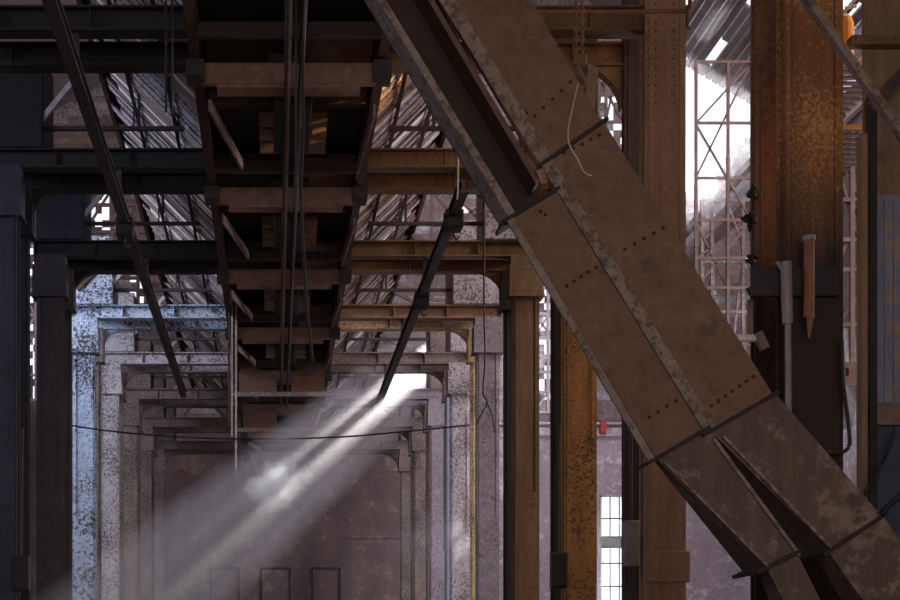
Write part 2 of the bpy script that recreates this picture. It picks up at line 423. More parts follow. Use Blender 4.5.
LM = {2: 'blue_black_steel', 3: 'dark_steel', 4: 'blue_paint', 5: 'grey_paint', 6: 'worn_paint', 7: 'worn_paint', 8: 'worn_paint'}
LL = {2: 'blue black column cut by the left edge of the picture', 3: 'wide dark column left of the pale blue peeling column',
      4: 'pale blue white column with heavily peeling paint and a square capital', 5: 'lilac grey peeling column right behind the pale blue one',
      6: 'worn grey column third behind the wide dark column of the left row', 7: 'slim worn column next to the drifting dust at the far left row',
      8: 'last dim column of the left row before the end wall'}
LR = {2: 'dark rear column with ragged edge beside the blue black column', 3: 'dark rear column strip between the wide dark and the pale blue columns',
      4: 'shaded rear column strip behind the pale blue peeling column', 5: 'shaded rear column behind the lilac grey peeling column',
      6: 'shaded rear column behind the worn grey column of the left row', 7: 'shaded rear column behind the slim worn column of the left row'}
for k in range(2, 9):
    column(XL - CW, YF[k], LM[k], LL[k], 'left', 'front')
    if k < 8:
        column(XL - CW, YF[k] + SP, {2: 'black_steel', 3: 'dark_steel'}.get(k, 'worn_paint'), LR[k], 'left', 'rear', dep=.2)

# ------------------------------------------------------------------ cross beams, posts, braces, ties
def ibeam(xa, xb, y, mat, label, haunch_at=None, group=None):
    b = thing('cross_beam', label, 'beam', (min(xa, xb), y + .15, ZB), group)
    x0, x1 = min(xa, xb), max(xa, xb)
    MB().box(x0, x1, y + .12, y + .18, ZB + .03, ZB + BH - .03).build('web', mat, b)
    MB().box(x0, x1, y, y + .3, ZB + BH - .03, ZB + BH).build('top_flange', mat, b)
    MB().box(x0, x1, y, y + .3, ZB, ZB + .03).build('bottom_flange', mat, b)
    n = max(2, int((x1 - x0) / 1.1)); s = MB()
    for i in range(n + 1):
        xx = x0 + .03 + (x1 - x0 - .06) * i / n
        s.box(xx - .012, xx + .012, y + .03, y + .12, ZB + .03, ZB + BH - .03)
    s.build('stiffeners', mat, b)
    if haunch_at is not None:                  # curved bracket between beam and column
        h = MB(); xs, sg = haunch_at
        pts = [(xs, ZB), (xs, ZB - .62)] + [(xs + sg * .62 * (1 - math.cos(a)), ZB - .62 + .62 * math.sin(a)) for a in [math.pi / 2 * i / 7 for i in range(1, 8)]]
        h.hexa([(px, y + .06, pz) for px, pz in pts], [(px, y + .24, pz) for px, pz in pts])
        h.build('haunch', mat, b)
    return b
BMR = ['', 'rust_brown', 'rust_brown', 'rust_brown', 'tan_plate', 'worn_paint', 'lilac_paint', 'worn_paint', 'worn_paint']
BML = ['', 'black_steel', 'black_steel', 'black_steel', 'blue_paint', 'grey_paint', 'worn_paint', 'worn_paint', 'worn_paint']
for k in range(1, 9):
    for r in (0, 1):
        y = YF[k] + .1 + r * SP
        which = 'front' if r == 0 else 'rear'
        mR = BMR[k] if not (r and k == 4) else 'cream_and_sunlit'  # sunlight on this rear beam is put into its colour
        mL = BML[k]
        cR = {'rust_brown': 'rust brown', 'tan_plate': 'tan', 'cream_and_sunlit': 'cream sunlit', 'worn_paint': 'dusty grey', 'lilac_paint': 'lilac grey'}[mR]
        cL = {'black_steel': 'nearly black', 'blue_paint': 'pale blue', 'grey_paint': 'lilac grey', 'worn_paint': 'worn grey'}[mL]
        ibeam(TR + .075, XR + CW + .1, y, mR, '%s cross beam right of the hopper, %s of the pair at the %s frame' % (cR, which, ORD[k]),
              (XR, -1) if r else None, 'cross beams right of the hopper')
        ibeam(XL - CW - .1, TL - .075, y, mL, '%s cross beam left of the hopper, %s of the pair at the %s frame' % (cL, which, ORD[k]),
              (XL, 1) if r else None, 'cross beams left of the hopper')

zp0 = ZB + BH
for k in range(1, 9):
    y = YF[k] + .05; right_post = k > 1
    wide = k < 5
    xr0, xr1 = (XR - .6, XR + CW + .05) if wide else (XR, XR + CW)
    m = {1: 'black_steel', 2: 'dark_steel', 3: 'grey_paint', 4: 'grey_paint', 5: 'grey_paint'}.get(k, 'worn_paint')
    if right_post:
        p = thing('bunker_post', 'wide %s post standing on the cross beams over the %s right column' % ('pale speckled' if 3 <= k <= 5 else 'dark' if k < 3 else 'worn', ORD[k]),
                  'post', ((xr0 + xr1) / 2, y + .6, zp0), 'bunker posts over the right columns')
        MB().box(xr0, xr1, y, y + 1.2, zp0, zp0 + (2.1 if wide else 2.6)).build('post_body', m, p, bevel=.03)
        MB().bar((xr0 + .05, y + .1, zp0 + .9), (TR + 1.9, y + .1, zp0 + 1.75), .1, .1).build('knee_brace', 'lattice_brown', p)
    m = {1: 'black_steel', 2: 'black_steel', 3: 'blue_black_steel', 4: 'blue_paint', 5: 'grey_paint'}.get(k, 'worn_paint')
    xl0, xl1 = XL - CW - .05, XL + .45
    p = thing('bunker_post', 'wide %s post standing on the cross beams over the %s left column' % ({4: 'pale blue speckled', 5: 'grey speckled'}.get(k, 'dark' if k < 4 else 'worn'), ORD[k]),
              'post', ((xl0 + xl1) / 2, y + .6, zp0), 'bunker posts over the left columns')
    MB().box(xl0, xl1, y, y + 1.2, zp0, zp0 + 1.7).build('post_body', m, p, bevel=.03)
    s = MB().bar((xl1 - .05, y + .1, zp0 + .5), (xl1 + .85, y + .1, zp0 + 1.6), .09, .09)
    s.build('knee_brace', 'lattice_pale' if k >= 2 else 'dark_steel', p)
    if k == 4:
        MB().bar((xl0 + .15, y - .03, zp0 + .35), (xl0 + .75, y - .03, zp0 + .95), .1, .04).build('cleat', 'bin_brown', p)

for k in range(2, 8):
    y = YF[k] + .3; zt = CAMZ + 9.5
    for sgn, x0, x1, nm in ((-1, XL + .45, TL - .45, 'left'), (1, TR + .45, XR - .6, 'right')):
        t = thing('tie_rod', 'thin dark horizontal tie rod %s of the hopper, above the %s frame' % (nm, ORD[k]), 'tie rod',
                  ((x0 + x1) / 2, y, zt), 'tie rods above the cross beams')
        MB().bar((x0, y, zt), (x1, y, zt), .07, .07).build('rod', 'dark_steel', t)
        xx = x1 - .8 if sgn < 0 else x0 + .8
        MB().bar((xx, y, zt), (xx, y, zt + .6), .05, .05).build('hanger', 'dark_steel', t)
        MB().bar((xx - .09, y, zt), (xx - .09, y, zt + .55), .03, .03).build('hanger', 'dark_steel', t)

# ------------------------------------------------------------------ hopper: sloping plank walls, edge girders, floor, gates
def bin_wall(k, sgn):
    y0, y1 = YF[k] - 4.2 if k > 1 else YF[k] - 5.4, YF[k] + 1.2
    y0, y1 = YF[k - 1] + 1.25 if k else 0, YF[k] + 1.25
    xe = TL if sgn < 0 else TR; W = 2.15 if sgn < 0 else 1.95
    z0 = ZB + .42
    s = MB(); y = y0
    while y < y1 - .02:
        wd = min(R.uniform(.14, .34), y1 - y)
        lift = R.uniform(0, .06); s.mi = R.choice((0, 0, 1, 2) if R.random() < .75 else (1, 1, 0, 0))
        a = R.uniform(0, .03); g = R.uniform(.02, .05)
        top = W - (R.uniform(0, .35))
        s.hexa([(xe, y, z0 + lift), (xe + sgn * top, y, z0 + top + lift), (xe + sgn * top, y, z0 + top + .06 + lift), (xe, y, z0 + .06 + lift)],
               [(xe, y + wd - g, z0 + lift + a), (xe + sgn * top, y + wd - g, z0 + top + lift + a), (xe + sgn * top, y + wd - g, z0 + top + .06 + lift + a), (xe, y + wd - g, z0 + .06 + lift + a)])
        y += wd
    side = 'left' if sgn < 0 else 'right'
    root = thing('hopper_wall', 'sloping wall of weathered planks %s of the hopper trough, bay before the %s frame' % (side, ORD[k]), 'hopper wall',
                 (xe, (y0 + y1) / 2, z0), 'sloping plank walls of the hopper')
    s.build('planks', ['plank_grey', 'plank_brown', 'plank_pale'], root)
    o = .16
    b = MB().hexa([(xe, y0, z0 + o), (xe + sgn * W, y0, z0 + W + o), (xe + sgn * W, y0, z0 + W + o + .06), (xe, y0, z0 + o + .06)],
                  [(xe, y1, z0 + o), (xe + sgn * W, y1, z0 + W + o), (xe + sgn * W, y1, z0 + W + o + .06), (xe, y1, z0 + o + .06)])
    b.build('gap_shade', 'bin_dark', root)  # dark sheet standing for the shade inside the plank gaps
    s = MB()
    for fr in (.3, .7):
        s.bar((xe + sgn * W * fr, y0, z0 + W * fr - .05), (xe + sgn * W * fr, y1, z0 + W * fr - .05), .06, .06, up=(0, 0, 1))
    s.build('batten', 'dark_steel', root)
    MB().box(min(xe + sgn * W, xe + sgn * (W + .08)), max(xe + sgn * W, xe + sgn * (W + .08)), y0, y1, z0 + W, z0 + W + 4).build('upper_side', 'bin_brown', root)
for k in range(1, 9):
    bin_wall(k, -1); bin_wall(k, 1)

for sgn, x, nm in ((-1, TL, 'left'), (1, TR, 'right')):
    g = thing('edge_girder', 'long rust brown girder along the %s edge of the hopper trough' % nm, 'girder', (x, 36, ZB))
    MB().box(x - .07, x + .07, 16, 59.5, ZB - .02, ZB + .4).build('web', 'red_brown', g)
    for k in range(1, 9):
        MB().box(x - .13, x + .13, YF[k] + 1.0, YF[k] + 1.45, ZB - .24, ZB - .02).build('bearing_block', 'dark_steel', g)

SPX0, SPX1 = .1, .42                           # central spine of the trough
sp = thing('gate_spine', 'dark spine of rods and brackets hanging along the middle of the hopper trough', 'gate rail', ((SPX0 + SPX1) / 2, 36, ZB))
MB().box(SPX0, SPX1, 15.5, 46, ZB + .3, ZB + .75).build('channel', 'black_steel', sp)
MB().tube([(SPX0 + .08, 15.5, ZB - .36), (SPX0 + .08, 46, ZB - .36)], .05).build('rod', 'red_brown', sp)
MB().tube([(SPX1 - .05, 15.5, ZB - .36), (SPX1 - .05, 46, ZB - .36)], .04).build('rod', 'dark_steel', sp)
for k in range(1, 6):
    MB().box(SPX0 - .12, SPX1 + .14, YF[k] + 1.9, YF[k] + 3.9, ZB - .34, ZB + .3).build('gate_housing', 'black_steel', sp, bevel=.03)
    for j in range(3):
        yy = YF[k] + 1.6 + j * 1.25
        MB().box(SPX0 - .2, SPX1 + .2, yy, yy + .16, ZB + .12, ZB + .32).build('bracket', 'dark_steel', sp)
for k in range(1, 9):
    y = YF[k] + SP + .15
    t = thing('hopper_tie', 'tan plated tie across the underside of the hopper trough at the %s frame' % ORD[k], 'tie beam', ((TL + TR) / 2, y, ZB - .26), 'tan ties under the hopper')
    MB().box(TL + .08, TR - .08, y, y + .12, ZB - .25, ZB + .05).build('face_plate', 'tan_plate', t)  # lit look of the beams' centre length is put into this tan
    MB().box(TL + .3, TR - .3, y + .02, y + .35, ZB - .3, ZB - .25).build('bottom_strip', 'tan_plate' if k > 1 else 'tan_plate', t)
    s = MB(); s.box(TL + .08, TR - .08, YF[k] + .1, YF[k] + .22, ZB - .08, ZB + .1); s.build('front_plate', 'bin_dark', t)
    # floor of the bay beyond the frame
    y0, y1 = YF[k] + 1.4, (YF[k + 1] if k < 8 else YF[k] + 3) + .05
    fl = thing('hopper_floor', 'dark brown plated hopper floor with flaps in the bay past the %s frame' % ORD[k], 'hopper floor', ((TL + TR) / 2, (y0 + y1) / 2, ZB + .5), 'hopper floor bays')
    MB().box(TL + .07, SPX0 - .02, y0, y0 + (y1 - y0) * .62, ZB + .62, ZB + .7).build('plate', 'bin_dark', fl)
    MB().box(SPX1 + .02, TR - .07, y0, y0 + (y1 - y0) * .62, ZB + .62, ZB + .7).build('plate', 'bin_brown', fl)
    MB().box(TL + .07, SPX0 - .02, y0 + (y1 - y0) * .66, y1, ZB + .8, ZB + .9).build('plate', 'black_steel', fl)
    MB().box(SPX1 + .02, TR - .07, y0 + (y1 - y0) * .66, y1, ZB + .8, ZB + .9).build('plate', 'black_steel', fl)
    MB().box(TL - .3, TR + .3, YF[k] - (5.4 if k == 1 else 0), (YF[k + 1] if k < 8 else YE), ZB + .93, ZB + .97).build('lid', 'bin_dark', fl)
    MB().box(TL + .08, TR - .08, y0 + (y1 - y0) * .58, y0 + (y1 - y0) * .63, ZB + .42, ZB + .62).build('cross_bar', 'bin_brown', fl)
    MB().bar((TL + .17, y0 + .5, ZB - .33), (TL + .58, y1 - .2, ZB - .05), .04, .17, up=(0, 0, 1)).build('sloping_liner', 'plank_brown', fl)
    MB().bar((TR - .06, y0 + .5, ZB - .42), (TR - .14, y1 - .2, ZB - .2), .04, .2, up=(0, 0, 1)).build('sloping_liner', 'plank_brown', fl)
    if k < 6:
        for nm, xa, xb in (('l', SPX0 - .36, SPX0 - .03), ('r', SPX1 + .03, SPX1 + .44)):
            s = MB()
            for j in range(3): s.box(xa, xb, y1 - 1.5 + j * .45, y1 - 1.42 + j * .45, ZB + .15 - .06 * j, ZB + .36 - .06 * j)
            s.build('gate_box', 'tan_plate', fl)
# inner end plates with sloping tops hanging below the trough at the far frames
for k, dz in ((5, 0), (6, -.15)):
    y = YF[k] + .6
    e = thing('hopper_end_plate', 'pair of brown plates with slanting tops hanging under the trough at the %s frame' % ORD[k], 'end plate', ((TL + TR) / 2, y, ZB - .9 + dz), 'hanging end plates of the hopper')
    for pts in ([(TL + .1, .15), (SPX0 - .05, -.22), (SPX0 - .05, -.75), (TL + .1, -.75)], [(SPX1 + .05, -.2), (TR - .1, .25), (TR - .1, -.75), (SPX1 + .05, -.75)]):
        MB().hexa([(px, y, ZB + pz + dz) for px, pz in pts], [(px, y + .06, ZB + pz + dz) for px, pz in pts]).build('plate', 'bin_brown', e)
    MB().box(TL - .1, TR + .1, y - .05, y + .1, ZB - .85 + dz, ZB - .72 + dz).build('bottom_bar', 'worn_paint', e)

# ------------------------------------------------------------------ trolley rails under the beams
def monorail(x, ya, yb, zc, label, mat, trolleys, tl):
    r = thing('trolley_rail', label, 'rail', (x, (ya + yb) / 2, zc), 'trolley rails under the cross beams')
    s = MB(); s.box(x - .085, x + .085, ya, yb, zc - .1, zc - .07); s.box(x - .085, x + .085, ya, yb, zc + .07, zc + .1); s.box(x - .03, x + .03, ya, yb, zc - .07, zc + .07)
    s.build('rail_beam', mat, r)
    for k in range(1, 9):
        if ya < YF[k] < yb:
            MB().box(x - .04, x + .04, YF[k] + .2, YF[k] + .28, zc + .1, ZB + .01).build('hanger', mat, r)
    for yy, l in zip(trolleys, tl):
        t = thing('rail_trolley', l, 'trolley', (x, yy, zc - .3), 'trolleys on the rails')
        MB().box(x - .16, x + .16, yy - .2, yy + .2, zc - .32, zc - .11).build('body', 'black_steel', t, bevel=.03)
        for sx in (-1, 1):
            for sy in (-1, 1):
                MB().tube([(x + sx * .1, yy + sy * .12, zc - .05), (x + sx * .16, yy + sy * .12, zc - .05)], .07, 10).build('wheel', 'dark_steel', t)
        MB().tube([(x, yy, zc - .32), (x, yy, zc - .42), (x + .05, yy, zc - .5), (x + .1, yy, zc - .44)], .025, 6).build('hook', 'dark_steel', t)
monorail(-2.75, 14.5, 43, CAMZ + 8.2, 'long dark rail running away under the beams left of the hopper', 'dark_steel', [26.2], ['small dark trolley hanging on the left rail near the second pair of black beams'])
monorail(3.2, 24.2, 48, CAMZ + 8.15, 'dark rail running away under the beams right of the hopper', 'dark_steel', [25.6, 31.2],
         ['dark trolley at the near end of the right rail', 'small dark trolley further along the right rail below the brown beam'])

# ------------------------------------------------------------------ the leaning twin chutes
CY = 12.4
def P2(p, dy=0.0):
    v = at(p[0], p[1], CY); v.y += dy; return v
def shellbox(front, d0, d1, wall=.02):
    """closed box with the given front outline (tl, tr, br, bl); depth d0 at the top, d1 at the bottom"""
    s = MB(); a = [P2(p) for p in front]
    b = [a[0] + Vector((0, d0, 0)), a[1] + Vector((0, d0, 0)), a[2] + Vector((0, d1, 0)), a[3] + Vector((0, d1, 0))]
    s.hexa(a, b); return s
def flange(p, q, root, d, thick=.016, out=.035, mat='seam_dark'):
    a, b = P2(p), P2(q); ax = (b - a).normalized()
    a = a - ax * out; b = b + ax * out
    n = Vector((-ax.z, 0, ax.x)) * thick
    s = MB(); y0, y1 = CY - out, CY + d + out
    s.hexa([Vector((a.x, y0, a.z)) - n, Vector((b.x, y0, b.z)) - n, Vector((b.x, y0, b.z)) + n, Vector((a.x, y0, a.z)) + n],
           [Vector((a.x, y1, a.z)) - n, Vector((b.x, y1, b.z)) - n, Vector((b.x, y1, b.z)) + n, Vector((a.x, y1, a.z)) + n])
    f = s.build('flange', mat, root)
    return f
def bolts(p, q, n, root):
    a, b = P2(p), P2(q)
    for i in range(n):
        MB().dome(a + (b - a) * ((i + .5) / n), .02).build('bolt', 'rivet_dark', root)
def lip(p, q, root, w, mat='chute_grey', depth=.03):
    """angle iron along an edge of the front face"""
    a, b = P2(p), P2(q); d = (b - a).normalized(); n = Vector((d.z, 0, -d.x)) * w
    if n.x < 0: n = -n
    s = MB()
    s.hexa([a + Vector((0, -depth, 0)), a + n + Vector((0, -depth, 0)), a + n, a], [b + Vector((0, -depth, 0)), b + n + Vector((0, -depth, 0)), b + n, b])
    return s.build('edge_angle', mat, root)
rc = thing('ore_chute', 'right one of the twin leaning chutes, wider and lit brown', 'chute', P2((900, 640), .2), 'twin leaning chutes')
lc = thing('ore_chute', 'left one of the twin leaning chutes, darker with an open upper length', 'chute', P2((800, 640), .2), 'twin leaning chutes')
# right chute, top to bottom
s = shellbox([(372, -130), (457, -130), (601, 121), (545, 162)], .26, .26); sec = s.build('section', 'chute_brown', rc)
lip((357, -130), (540, 164), rc, .115)
s = shellbox([(546, 164), (604, 122), (772, 393), (711, 430)], .22, .24); s.build('section', 'chute_brown', rc)
lip((541, 166), (704, 433), rc, .105)
s = shellbox([(709, 430), (776, 394), (881, 515), (830, 549)], .12, .66); s.build('section', 'chute_sooty', rc)
s = shellbox([(829, 553), (883, 517), (1010, 690), (950, 720)], .3, .8); s.build('section', 'chute_sooty', rc)
flange((540, 166), (604, 121), rc, .25); flange((705, 434), (775, 394), rc, .26); flange((826, 553), (884, 515), rc, .66)
lip((712, 441), (797, 556), lc, .03); lip((722, 438), (829, 549), rc, .025)
bolts((530, 120), (575, 78), 5, rc); bolts((560, 155), (604, 133), 5, rc); bolts((620, 252), (668, 225), 5, rc)
bolts((708, 408), (757, 374), 7, rc); bolts((520, 122), (528, 110), 2, rc)
# left chute
s = MB()                                       # open upper length: back plate, two side walls
a = [P2((300, -130), .34), P2((380, -130), .34), P2((556, 188), .34), P2((508, 216), .34)]
b = [v + Vector((0, .03, 0)) for v in a]; s.hexa(a, b)
s.build('trough_back', 'chute_dark', lc)
s = MB(); a = [P2((300, -130)), P2((307, -130)), P2((515, 212)), P2((508, 216))]; s.hexa(a, [v + Vector((0, .34, 0)) for v in a]); s.build('trough_side', 'chute_grey', lc)
s = MB(); a = [P2((352, -130)), P2((357, -130)), P2((541, 180)), P2((536, 184))]; s.hexa(a, [v + Vector((0, .34, 0)) for v in a]); s.build('trough_side', 'chute_band', lc)
s = shellbox([(512, 217), (557, 190), (706, 428), (656, 458)], .16, .2); s.build('section', 'chute_brown', lc)
lip((506, 221), (648, 462), lc, .06)
s = shellbox([(656, 458), (709, 428), (799, 554), (767, 567)], .1, .64); s.build('section', 'chute_sooty', lc)
lip((663, 463), (766, 567), lc, .02)
s = shellbox([(768, 570), (798, 555), (880, 720), (850, 730)], .26, .75); s.build('section', 'chute_sooty', lc)
flange((505, 221), (556, 190), lc, .3); flange((650, 462), (706, 429), lc, .25); flange((760, 571), (797, 552), lc, .62)
bolts((563, 288), (600, 265), 5, lc); bolts((645, 420), (680, 398), 4, lc); bolts((538, 210), (548, 216), 2, lc)
MB().bar(P2((538, 172), -.05), P2((543, 186), -.05), .06, .04).build('clip', 'tan_plate', lc)

# ------------------------------------------------------------------ right aisle: lattice bents, runway girders
def lattice(name, label, y, xs, zs, diag, mat, w, grp=None):
    t = thing(name, label, 'bracing frame', ((xs[0] + xs[-1]) / 2, y, zs[0]), grp)
    for x in xs: MB().bar((x, y, zs[0]), (x, y, zs[-1]), w, w).build('upright', mat, t)
    for z in zs: MB().bar((xs[0], y, z), (xs[-1], y, z), w * .9, w * .9).build('cross_member', mat, t)
    for (i, j, u, v) in diag:
        MB().bar((xs[i], y + .05, zs[j]), (xs[u], y + .05, zs[v]), w * .7, w * .7).build('diagonal', mat, t)
    return t
def zz(py, y): return CAMZ + (VPY - py) * y / F
def xx(px, y): return (px - VPX) * y / F
y = 40.0
lattice('bracing_frame', 'tall brown lattice frame in front of the bright hole in the gable', y, [xx(p, y) for p in (696, 728, 752)],
        [zz(p, y) for p in (345, 288, 258, 220, 178, 123, 62)], [(0, 3, 1, 1), (0, 5, 2, 3), (0, 4, 2, 6), (0, 2, 2, 3), (0, 5, 2, 6), (0, 1, 2, 3)], 'lattice_brown', .08, 'lattice frames in the right aisle')
y = 46.0
lattice('bracing_frame', 'greyish lattice frame showing low between the chutes and the tan column', y, [xx(p, y) for p in (702, 712, 727, 743, 758)],
        [zz(p, y) for p in (400, 360, 312, 288, 262, 200)], [(0, 1, 1, 4), (1, 4, 2, 0), (2, 0, 3, 4), (3, 1, 4, 3), (0, 0, 2, 2), (2, 5, 4, 3)], 'worn_paint', .1, 'lattice frames in the right aisle')
y = 52.0
lattice('bracing_frame', 'bright lattice frame between the brown and the ochre columns', y, [xx(p, y) for p in (535, 548, 566)],
        [zz(p, y) for p in (412, 392, 372, 356, 338, 314, 285)], [(0, 0, 1, 1), (0, 2, 2, 4), (2, 1, 1, 3), (0, 5, 2, 3), (0, 4, 2, 6)], 'lattice_pale', .1, 'lattice frames in the right aisle')
y = 36.0
lattice('bracing_frame', 'thin brown lattice frame beside the sheet metal partition at far right', y, [xx(p, y) for p in (838, 852, 860, 878)],
        [zz(p, y) for p in (372, 325, 270, 240, 200, 165, 130)], [(0, 2, 2, 4), (1, 4, 3, 2), (0, 5, 2, 3), (0, 6, 2, 4), (0, 1, 3, 2)], 'lattice_brown', .11, 'lattice frames in the right aisle')
y = 46.0
lattice('bracing_frame', 'dark lattice frame against the lit gable, right of the chute top', y, [xx(p, y) for p in (590, 606, 624, 640)],
        [zz(p, y) for p in (165, 122, 95, 62, 40)], [(0, 0, 1, 3), (0, 3, 2, 1), (1, 1, 2, 4), (1, 0, 3, 2), (0, 2, 2, 0)], 'lattice_brown', .09, 'lattice frames in the right aisle')
y = 50.0
lattice('bracing_frame', 'pale truss frame high between the right beams and the chutes', y, [xx(p, y) for p in (432, 452, 478, 500)],
        [zz(p, y) for p in (300, 240, 225, 192)], [(0, 0, 1, 2), (1, 3, 3, 1), (1, 2, 3, 3), (0, 3, 2, 1), (1, 0, 2, 1)], 'lattice_brown', .11, 'lattice frames in the right aisle')
y = 52.0
lattice('bracing_frame', 'bluish lattice frame in the slit between the two left edge columns', y, [xx(p, y) for p in (20, 27, 36)],
        [zz(p, y) for p in (400, 375, 337, 315, 290, 240, 205, 180)], [(0, 0, 1, 1), (0, 2, 2, 3), (2, 3, 0, 4), (0, 5, 2, 6), (0, 6, 2, 7)], 'lattice_pale', .1)
y = 50.0
lattice('bracing_frame', 'dark truss frame over the left beams above the pale blue column', y, [xx(p, y) for p in (84, 112, 138, 148)],
        [zz(p, y) for p in (305, 278, 232, 205, 188)], [(0, 0, 1, 2), (1, 1, 2, 0), (0, 2, 1, 4), (1, 3, 3, 1), (1, 2, 2, 3)], 'lattice_brown', .12)
for (x, z, m, l) in ((16.0, 17.2, 'lattice_brown', 'lower longitudinal girder in the right aisle under the gable hole'), (16.4, 18.4, 'lattice_pale', 'pale yellowish longitudinal girder just above the lower aisle girder'),
                     (17.8, 20.4, 'lattice_brown', 'upper longitudinal girder in the right aisle below the bright gable hole'), (20.4, 22.4, 'roof_board', 'dark eaves girder beside the gable hole')):
    tag(MB().box(x - .14, x + .14, 34, YE - .1, z - .14, z + .14).build('runway_girder', m), l, 'girder', 'longitudinal girders in the right aisle')
for i in range(7):
    x = 16.9 + i * 1.05; z = ROOF(x) - .12
    tag(MB().box(x - .07, x + .07, 32, YE - .1, z - .2, z).build('purlin', 'lattice_brown'), 'dark roof purlin under the boarded roof, %s from the ridge side' % ORD[i], 'purlin', 'purlins under the right roof')
# rails along the end wall
for z, l in ((12.15, 'upper pale rail along the plaster end wall above the red box'), (11.65, 'lower pale rail along the plaster end wall beside the red box')):
    tag(MB().tube([(9.5, YE - .12, z), (16.5, YE - .12, z)], .05, 6).build('wall_rail', 'lattice_pale'), l, 'rail', 'rails on the end wall')
tag(MB().box(14.08, 14.35, YE - .25, YE, 11.7, 12.3).build('alarm_box', 'red_box', bevel=.03), 'small red box on the plaster wall above the bright window', 'box')
tag(MB().box(14.1, 15.1, YE - .35, YE - .1, 6.75, 7.25).build('beam_stub', 'dark_steel', bevel=.03), 'dark stub crossing the bright window halfway up', 'beam')

# eaves beam with square holes above the pale wall at far right
eb = MB(); y = 34.0
x0, x1 = xx(832, y), xx(884, y); z0, z1 = zz(384, y), zz(362, y)
holes = [(xx(845, y), xx(849, y)), (xx(860, y), xx(866, y))]
zi0, zi1 = z0 + (z1 - z0) * .35, z0 + (z1 - z0) * .72
eb.box(x0, x1, y, y + .2, z0, zi0); eb.box(x0, x1, y, y + .2, zi1, z1)
prev = x0
for a, b in holes + [(x1, x1)]:
    eb.box(prev, a, y, y + .2, zi0, zi1); prev = b
tag(eb.build('pierced_beam', 'lattice_brown'), 'brown beam with square holes over the pale wall patch at far right', 'beam')

# ------------------------------------------------------------------ sheet metal partition at the right edge
y = 17.0
p = thing('sheet_partition', 'tall sheet metal partition at the right edge, brown above and rusty blue grey below', 'partition', (xx(890, y), y, 0))
MB().box(xx(866, y), xx(873, y), y - .12, y, 0, zz(98, y)).build('post', 'black_steel', p)
MB().box(xx(860, y), xx(866, y), y - .05, y + .1, 0, zz(135, y)).build('post', 'sheet_brown', p)
MB().box(xx(872, y), xx(960, y), y, y + .04, zz(408, y), zz(195, y)).build('sheet', 'sheet_blue', p)
MB().box(xx(872, y), xx(960, y), y + .02, y + .06, 0, zz(424, y)).build('sheet', 'sheet_navy', p)
MB().box(xx(867, y), xx(960, y), y + .1, y + .14, zz(195, y), zz(-60, y)).build('sheet', 'sheet_brown', p)
MB().box(xx(866, y), xx(960, y), y - .1, y + .05, zz(426, y), zz(404, y)).build('rail', 'lattice_brown', p)
MB().box(xx(850, y), xx(960, y), y - .05, y + .1, zz(46, y), zz(37, y)).build('rail', 'rust_brown', p)
MB().bar(Vector((xx(866, y), y - .1, zz(112, y))), Vector((xx(925, y), y - .1, zz(52, y))), .14, .08).build('brace', 'dark_steel', p)
MB().bar(Vector((xx(873, y), y - .03, zz(166, y))), Vector((xx(892, y), y - .03, zz(146, y))), .03, .03).build('stiffener', 'lattice_brown', p)
for px in (884, 893):
    MB().box(xx(px, y), xx(px, y) + .03, y - .02, y, zz(405, y), zz(200, y)).build('seam', 'sheet_blue', p)

y = 13.3
tag(MB().bar(at(792, -22, y), at(925, 168, y), .07, .09).build('diagonal_rod', 'chute_grey'), 'thin grey rod slanting down across the top right corner', 'rod')
s = MB(); yc = 13.9
c = thing('conduit', 'grey vertical conduit with a wide socket on the flaking column', 'pipe', at(789, 470, yc))
MB().tube([at(789, 520, yc), at(788, 322, yc)], .03, 10).build('pipe', 'pipe_grey', c, smooth=False)
MB().tube([at(788, 324, yc), at(787, 300, yc), at(786, 262, yc)], [.05, .055, .055], 10).build('socket', 'pipe_grey', c)
MB().bar(at(776, 262, yc), at(787, 276, yc), .03, .03).build('bracket', 'pipe_grey', c)
c = thing('pipe_stub', 'short rusty orange pipe hanging down the dark lower half of the flaking column', 'pipe', at(809, 330, yc))
MB().tube([at(809, 318, yc), at(809, 240, yc)], .052, 12).build('pipe', 'pipe_rust', c)
MB().tube([at(809, 241, yc), at(809, 236, yc)], .062, 12).build('cap', 'pipe_grey', c)
MB().tube([at(809, 338, yc), at(810, 316, yc)], [.01, .04], 8).build('broken_end', 'pipe_rust', c)
y = 14.0
s = MB().box(xx(752, y), xx(838, y), y - .02, y + .06, zz(296, y), zz(268, y))
tag(s.build('column_strap', 'black_steel'), 'black steel strap across both twin columns at far right', 'strap')
# ragged cable clumps on the tan column's edge
for i, (px, py) in enumerate(((752, 196), (748, 222), (751, 262), (749, 292))):
    yq = 15.0; c0 = at(px, py, yq); s = MB()
    for j in range(7):
        a = R.uniform(0, 6.28); q = c0 + Vector((math.cos(a) * R.uniform(.03, .1), R.uniform(-.08, .0), math.sin(a) * R.uniform(.04, .12)))
        s.tube([c0 + Vector((.05, 0, 0)), (c0 + q) / 2 + Vector((0, -.04, 0)), q], [.03, .035, .012], 6)
    tag(s.build('rag_clump', 'cable_black'), 'dark ragged clump on the left edge of the tan column, %s from the top' % ('first', 'second', 'third', 'lowest')[i], 'rag', 'ragged clumps on the tan column')
c = thing('bracket_pipe', 'pale pipe elbow sticking out beside the tan column, above the chute joint', 'pipe', at(752, 346, 14.6))
MB().tube([at(735, 338, 14.6), at(757, 338, 14.6)], .04, 8).build('arm', 'lattice_pale', c)
MB().tube([at(750, 338, 14.6), at(750, 300, 14.6)], .03, 8).build('riser', 'lattice_brown', c)
MB().tube([at(757, 333, 14.6), at(765, 349, 14.6)], .06, 8).build('knob', 'lattice_brown', c)

